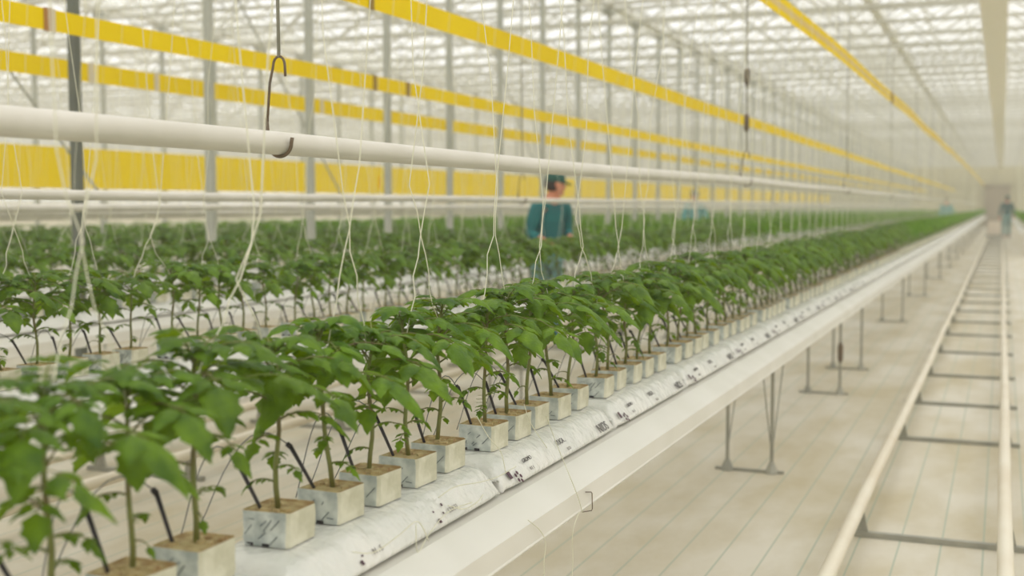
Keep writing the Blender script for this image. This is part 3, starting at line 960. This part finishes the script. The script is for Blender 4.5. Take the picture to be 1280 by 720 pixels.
tape('sticky_tape', -7.02, [(-1, CAMH + 1.025), (YEND, CAMH + 1.02)], .155, 'lower of the two parallel yellow sticky tapes, over the fourth crop row', [M['yellow']],
     [(yx(120, -7.02), .07, M['jointpale']), (yx(200, -7.02), .06, M['jointpale']), (yx(405, -7.02), .06, M['jointpale'])])
tape('sticky_tape', -1.24, [(-1, CAMH + 1.08), (5.5, CAMH + 1.10), (14, CAMH + 1.22), (28, CAMH + 1.30), (50, CAMH + 1.42), (YEND, CAMH + 1.45)], .12,
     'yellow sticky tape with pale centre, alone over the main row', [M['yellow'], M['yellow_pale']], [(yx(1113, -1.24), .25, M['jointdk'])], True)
o = tape('sticky_sheet', -11.95, [(-1, CAMH + .23), (20, CAMH + .25), (60, CAMH + .27), (YEND, CAMH + .27)], .57, 'wide yellow sticky sheet behind all the crop rows, under the thick pipe', [M['yellow_wide']])
# small orange-yellow card hung by the second pipe
p = onX(474, 228, -3.55); m = MB(); m.box((0, 0, 0), (.004, .018, .075)); m.tube([(0, 0, .035), (0, 0, .12)], .001, 4)
o = link('trap_card', m.mesh('trap_card', [M['orange']]), loc=p); tag(o, 'small narrow orange-yellow card hanging above the thin white pipe', 'card')

# ------------------------------------------------------------------ people
def skin_mesh(verts, edges, radii, root=0, sub=1):
    me = bpy.data.meshes.new('tmp'); me.from_pydata([tuple(v) for v in verts], edges, [])
    o = bpy.data.objects.new('tmp', me); COL.objects.link(o)
    md = o.modifiers.new('s', 'SKIN'); md.use_smooth_shade = True
    if not me.skin_vertices: return None
    for i, r in enumerate(radii):
        sv = me.skin_vertices[0].data[i]; sv.radius = r if isinstance(r, tuple) else (r, r); sv.use_root = (i == root)
    ms = o.modifiers.new('u', 'SUBSURF'); ms.levels = sub; ms.render_levels = sub
    dg = bpy.context.evaluated_depsgraph_get()
    out = bpy.data.meshes.new_from_object(o.evaluated_get(dg))
    bpy.data.objects.remove(o); bpy.data.meshes.remove(me)
    return out
def chain(J, spec):
    V, E, R = [], [], []; idx = {}
    for key, pos, rad in J: idx[key] = len(V); V.append(Vector(pos)); R.append(rad)
    for a, b in spec: E.append((idx[a], idx[b]))
    return V, E, R
def person(loc, rot, arms, mats, lab, stride=0.0, headturn=0.0, bend=0.0, capstyle='cap', scale=1.0):
    root = empty('person', loc); root.rotation_euler.z = rot; root.scale = (scale,) * 3
    B = lambda z: Vector((0, math.sin(bend) * max(0, z - .95), -(1 - math.cos(bend)) * max(0, z - .95)))   # forward bend from the hips
    sh = {}
    (eL, wL), (eR, wR) = arms
    J = [('pelvis', (0, 0, .95), (.13, .10)), ('waist', Vector((0, 0, 1.10)) + B(1.1), (.125, .095)), ('chest', Vector((0, 0, 1.30)) + B(1.3), (.15, .105)), ('neckb', Vector((0, 0, 1.455)) + B(1.455), (.07, .06)),
         ('neck', Vector((0, .012, 1.53)) + B(1.53), .052), ('headc', Vector((0, .02, 1.62)) + B(1.62), .065)]
    spec = [('pelvis', 'waist'), ('waist', 'chest'), ('chest', 'neckb'), ('neckb', 'neck'), ('neck', 'headc')]
    for s, e, w, n in ((-1, eL, wL, 'L'), (1, eR, wR, 'R')):
        S = Vector((s * .18, 0, 1.415)) + B(1.415); e = Vector(e); w = Vector(w)
        J += [('s' + n, S, .058), ('e' + n, e, .040), ('w' + n, w, .026)]
        spec += [('neckb', 's' + n), ('s' + n, 'e' + n), ('e' + n, 'w' + n)]
        d = (w - e).normalized(); palm = w + d * .06
        J += [('p' + n, palm, (.034, .018))]; spec += [('w' + n, 'p' + n)]
        side = d.cross(Vector((0, 0, 1))); side = side.normalized() if side.length > .2 else Vector((0, 1, 0))
        nrm = side.cross(d)
        for q, (off, ln) in enumerate(((-.027, .062), (-.009, .072), (.009, .068), (.026, .052))):
            a = palm + side * off + d * .025; b = a + d * ln * .5 - nrm * .008; c = b + d * ln * .4 - nrm * .024
            J += [('f%d0' % q + n, a, .0105), ('f%d1' % q + n, b, .0095), ('f%d2' % q + n, c, .008)]
            spec += [('p' + n, 'f%d0' % q + n), ('f%d0' % q + n, 'f%d1' % q + n), ('f%d1' % q + n, 'f%d2' % q + n)]
        a = w + d * .025 + side * -.03 * s; b = a + d * .028 - side * .018 * s
        J += [('t0' + n, a, .011), ('t1' + n, b + d * .01 - nrm * .015, .009)]
        spec += [('w' + n, 't0' + n), ('t0' + n, 't1' + n)]
        f = stride * s
        hip = Vector((s * .09, 0, .88)); kn = Vector((s * .10, .03 + f * .16, .49 + .02 * abs(f))); an = Vector((s * .10, f * .30, .085)); to = an + Vector((s * .02, .15, -.05))
        J += [('h' + n, hip, .092), ('k' + n, kn, .058), ('a' + n, an, .040), ('o' + n, to, .030)]
        spec += [('pelvis', 'h' + n), ('h' + n, 'k' + n), ('k' + n, 'a' + n), ('a' + n, 'o' + n)]
        sh[n] = (S, e, w, hip, kn, an, to)
    V, E, R = chain(J, spec)
    me = skin_mesh(V, E, R, 0, 1)
    hc = Vector((0, .02, 1.635)) + B(1.635)
    HR = Matrix.Rotation(headturn, 3, 'Z') @ Matrix.Rotation(-bend * .8, 3, 'X')
    # head: an egg with jaw, brow, nose, ears, eye sockets and lips
    bm = bmesh.new(); bm.from_mesh(me)
    hb = bmesh.new(); bmesh.ops.create_uvsphere(hb, u_segments=28, v_segments=20, radius=1)
    for v in hb.verts:
        x, y, z = v.co
        w = .078 * (1 - .22 * max(0, -z) ** 1.5); yy_ = .095 * (1 - .12 * max(0, -z))
        v.co = Vector((x * w, y * yy_ + (.012 if (z < -.3 and y > 0) else 0), z * .118))
        if y > .75 and abs(x) < .55 and -.1 < z < .25 and abs(x) > .18: v.co.y -= .010
    def add(bmm, co, s):
        r = bmesh.ops.create_uvsphere(bmm, u_segments=10, v_segments=8, radius=1)
        for v in r['verts']: v.co = Vector(co) + Vector((v.co.x * s[0], v.co.y * s[1], v.co.z * s[2]))
    add(hb, (0, .103, -.015), (.013, .019, .024)); add(hb, (0, .097, -.055), (.024, .009, .009)); add(hb, (0, .088, -.092), (.026, .016, .016))
    add(hb, (0, .083, .035), (.05, .014, .010))
    for s in (-1, 1): add(hb, (s * .078, .0, -.005), (.010, .020, .032))
    for v in hb.verts: v.co = hc + HR @ v.co
    tmp = bpy.data.meshes.new('h'); hb.to_mesh(tmp); bm.from_mesh(tmp); hb.free(); bpy.data.meshes.remove(tmp)
    for f in bm.faces: f.smooth = True; f.material_index = 0
    bme = bpy.data.meshes.new('body'); bm.to_mesh(bme); bm.free()
    bme.materials.clear(); bme.materials.append(M['skin'])
    body = link('body', bme, root)
    rm = body.modifiers.new('r', 'REMESH'); rm.mode = 'VOXEL'; rm.voxel_size = .0075; rm.use_smooth_shade = True
    bpy.data.meshes.remove(me)
    # eyes
    for s in (-1, 1):
        em = MB(); c = hc + HR @ Vector((s * .031, .086, .006)); em.tube([c, c + HR @ Vector((0, .006, 0))], [.010, .004], 8)
        link('eye', em.mesh('eye', [M['hair']]), root)
    # coat with sleeves
    J = [('a', (0, 0, .80), (.175, .125)), ('b', (0, 0, .95), (.165, .125)), ('c', Vector((0, 0, 1.12)) + B(1.12), (.158, .122)), ('d', Vector((0, 0, 1.31)) + B(1.31), (.178, .128)), ('e', Vector((0, 0, 1.46)) + B(1.46), (.085, .075)), ('e2', Vector((0, .005, 1.495)) + B(1.495), (.068, .064))]
    spec = [('a', 'b'), ('b', 'c'), ('c', 'd'), ('d', 'e'), ('e', 'e2')]
    for n in 'LR':
        S, e, w, *_ = sh[n]
        J += [('s' + n, S, .078), ('l' + n, e, .062), ('w' + n, e.lerp(w, mats.get('sleeve', .85)), .046)]; spec += [('e', 's' + n), ('s' + n, 'l' + n), ('l' + n, 'w' + n)]
    V, E, R = chain(J, spec); cm = skin_mesh(V, E, R, 1, 2); cm.materials.clear(); cm.materials.append(mats['coat']); link('coat', cm, root)
    # trousers
    J = [('p', (0, 0, .93), (.145, .115))]; spec = []
    for n in 'LR':
        S, e, w, hip, kn, an, to = sh[n]
        J += [('h' + n, hip, .108), ('k' + n, kn, .078), ('a' + n, an + Vector((0, 0, .04)), .066)]; spec += [('p', 'h' + n), ('h' + n, 'k' + n), ('k' + n, 'a' + n)]
    V, E, R = chain(J, spec); cm = skin_mesh(V, E, R, 0, 2); cm.materials.clear(); cm.materials.append(mats['trousers']); link('trousers', cm, root)
    for n in 'LR':
        an, to = sh[n][5], sh[n][6]
        V = [an + Vector((0, 0, .10)), an + Vector((0, -.01, -.03)), to + Vector((0, .0, .012))]
        cm = skin_mesh(V, [(0, 1), (1, 2)], [.055, .056, (.048, .036)], 1, 2); cm.materials.clear(); cm.materials.append(mats['shoes'])
        zmin = min(v.co.z for v in cm.vertices)
        for v in cm.vertices: v.co.z = max(v.co.z, 0.002)
        link('boot', cm, root)
    # cap: dome with a brim, hair below it at the nape
    bm = bmesh.new(); bmesh.ops.create_uvsphere(bm, u_segments=24, v_segments=14, radius=1)
    for v in bm.verts: v.co = Vector((v.co.x * .089, v.co.y * .106, max(v.co.z, -.05) * .125))
    for v in bm.verts: v.co = hc + HR @ (v.co + Vector((0, 0, .020)))
    r = bmesh.ops.create_uvsphere(bm, u_segments=20, v_segments=8, radius=1)
    for v in r['verts']: v.co = hc + HR @ Vector((v.co.x * .078, v.co.y * .085 + .092, v.co.z * .008 + .028 - .02 * max(0, v.co.y)))
    for f in bm.faces: f.smooth = True
    cm = bpy.data.meshes.new('cap'); bm.to_mesh(cm); bm.free(); cm.materials.append(mats['cap']); link('cap', cm, root)
    bm = bmesh.new(); bmesh.ops.create_uvsphere(bm, u_segments=20, v_segments=14, radius=1)
    for v in bm.verts: v.co = Vector((v.co.x * .084, min(v.co.y, .15) * .1, v.co.z * (.1 if v.co.z < 0 else .10)))
    for v in bm.verts: v.co = hc + HR @ (v.co + Vector((0, -.006, .002)))
    for f in bm.faces: f.smooth = True
    cm = bpy.data.meshes.new('hair'); bm.to_mesh(cm); bm.free(); cm.materials.append(M['hair']); link('hair', cm, root)
    tag(root, lab, 'person')
    return root
# worker between the second and third rows
d1 = 12.0; X1 = (684 - 1253) * CP * d1 / F
person((X1, Yof(d1, X1), 0), math.radians(-122), (((-.24, .02, 1.14), (-.15, .26, 1.05)), ((.24, .05, 1.13), (.13, .27, 1.03))),
       dict(coat=M['coat'], trousers=M['trouser'], shoes=M['boot'], cap=M['cap'], sleeve=.45),
       'person in teal work coat and dark green cap bending over the rows', bend=.18, headturn=1.15)
d2 = 26.5; X2 = -6.27
YW = Y0P + PSTEP * (round((Yof(d2, X2) - Y0P) / PSTEP - .5) + .5)
person((X2, YW, 0), math.radians(-150), (((-.25, .03, 1.14), (-.16, .24, 1.02)), ((.25, .03, 1.14), (.16, .24, 1.02))),
       dict(coat=M['coat_pale'], trousers=M['trouser'], shoes=M['shoe'], cap=M['cap_brown']), 'distant person in pale teal with a brownish cap, only head and shoulders above the plants')
d3 = 50.0; X3 = -2.15
person((X3, Yof(d3, X3), 0), math.radians(180), (((-.24, .0, 1.14), (-.25, .10, .90)), ((.24, .0, 1.14), (.25, .10, .90))),
       dict(coat=M['coat_pale'], trousers=M['trouser'], shoes=M['shoe'], cap=M['cap_brown']), 'tiny faint person far behind the main row, near the end wall')
d4 = 53.0; X4 = .20
person((X4, Yof(d4, X4), 0), math.radians(5), (((-.26, -.03, 1.14), (-.27, .06, .90)), ((.26, .03, 1.14), (.25, .14, .92))),
       dict(coat=M['coat_dark'], trousers=M['trouser'], shoes=M['shoe'], cap=M['cap']), 'person in a dark teal coat walking far up the open aisle, seen from behind', stride=.5, scale=1.06)

# trolley far up the rails
r = empty('rail_trolley', (-.285, Yof(49, -.27), .17))
m = MB(); m.box((0, 0, .06), (.62, 1.2, .05)); link('platform', m.mesh('platform', [M['galv']]), r)
for sx in (-.29, .29):
    for sy in (-.5, .5):
        m = MB(); m.tube([(sx - .025, sy, .035), (sx + .025, sy, .035)], .04, 14); link('wheel', m.mesh('wheel', [M['black']]), r)
m = MB()
for sx in (-.27, .27): m.tube([(sx, -.55, .08), (sx, -.55, .85)], .014, 8)
m.tube([(-.27, -.55, .85), (.27, -.55, .85)], .014, 8); link('handle', m.mesh('handle', [M['galv']]), r)
tag(r, 'low rail trolley far up the open aisle beside the walking worker', 'trolley')
m = MB(); m.box((0, 0, .26), (.5, .7, .52)); m.box((0, 0, .53), (.53, .73, .03))
M['pinkbox'] = mat('pale_pink_box', s2l(222, 208, 190), .6)
o = link('crate', m.mesh('crate', [M['pinkbox']]), loc=(-.285, Yof(49, -.27) + .05, .256)); tag(o, 'pale pinkish lidded crate standing on the far rail trolley', 'crate')

# ------------------------------------------------------------------ light: bright hazy sky through the roof glass, soft low sun
w = bpy.data.worlds.new('world'); scene.world = w; w.use_nodes = True
nt = w.node_tree; bg = nt.nodes['Background']
tc = nt.nodes.new('ShaderNodeTexCoord'); sp_ = nt.nodes.new('ShaderNodeSeparateXYZ'); nt.links.new(tc.outputs['Generated'], sp_.inputs['Vector'])
rp = nt.nodes.new('ShaderNodeValToRGB'); nt.links.new(sp_.outputs['Z'], rp.inputs['Fac'])
rp.color_ramp.elements[0].position = 0.0; rp.color_ramp.elements[0].color = (.62, .61, .56, 1)
rp.color_ramp.elements[1].position = .6; rp.color_ramp.elements[1].color = (.99, .985, .99, 1)
nt.links.new(rp.outputs['Color'], bg.inputs['Color'])
bg.inputs['Strength'].default_value = 1.56
sl = bpy.data.lights.new('sun', 'SUN'); sl.energy = 0.45; sl.angle = math.radians(35); sl.color = (1, .96, .88)
so = bpy.data.objects.new('sun', sl); COL.objects.link(so)
so.rotation_euler = Vector((-.55, .2, -.9)).to_track_quat('-Z', 'Y').to_euler()

vs = scene.view_settings; vs.view_transform = 'Standard'; vs.look = 'None'; vs.exposure = 0.0; vs.gamma = 1.0; vs.use_curve_mapping = False
scene.cycles.use_denoising = True
scene.cycles.max_bounces = 8; scene.cycles.transparent_max_bounces = 24
scene.cycles.sample_clamp_indirect = 6

hz = bpy.data.materials.new('indoor_haze'); hz.use_nodes = True; N = hz.node_tree.nodes; N.remove(N['Principled BSDF'])
vsn = N.new('ShaderNodeVolumeScatter'); vsn.inputs['Density'].default_value = 0.0032; vsn.inputs['Color'].default_value = (1, .99, .95, 1); vsn.inputs['Anisotropy'].default_value = 0.0
hz.node_tree.links.new(vsn.outputs['Volume'], N['Material Output'].inputs['Volume'])
mb = MB(); mb.box(((XL + XR) / 2, 44, 2.9), (XR - XL + 2, 106, 6.2)); o = link('indoor_haze', mb.mesh('indoor_haze', [hz])); tag(o, 'thin pale haze filling the greenhouse air', 'haze', kind='stuff')
scene.cycles.volume_bounces = 2
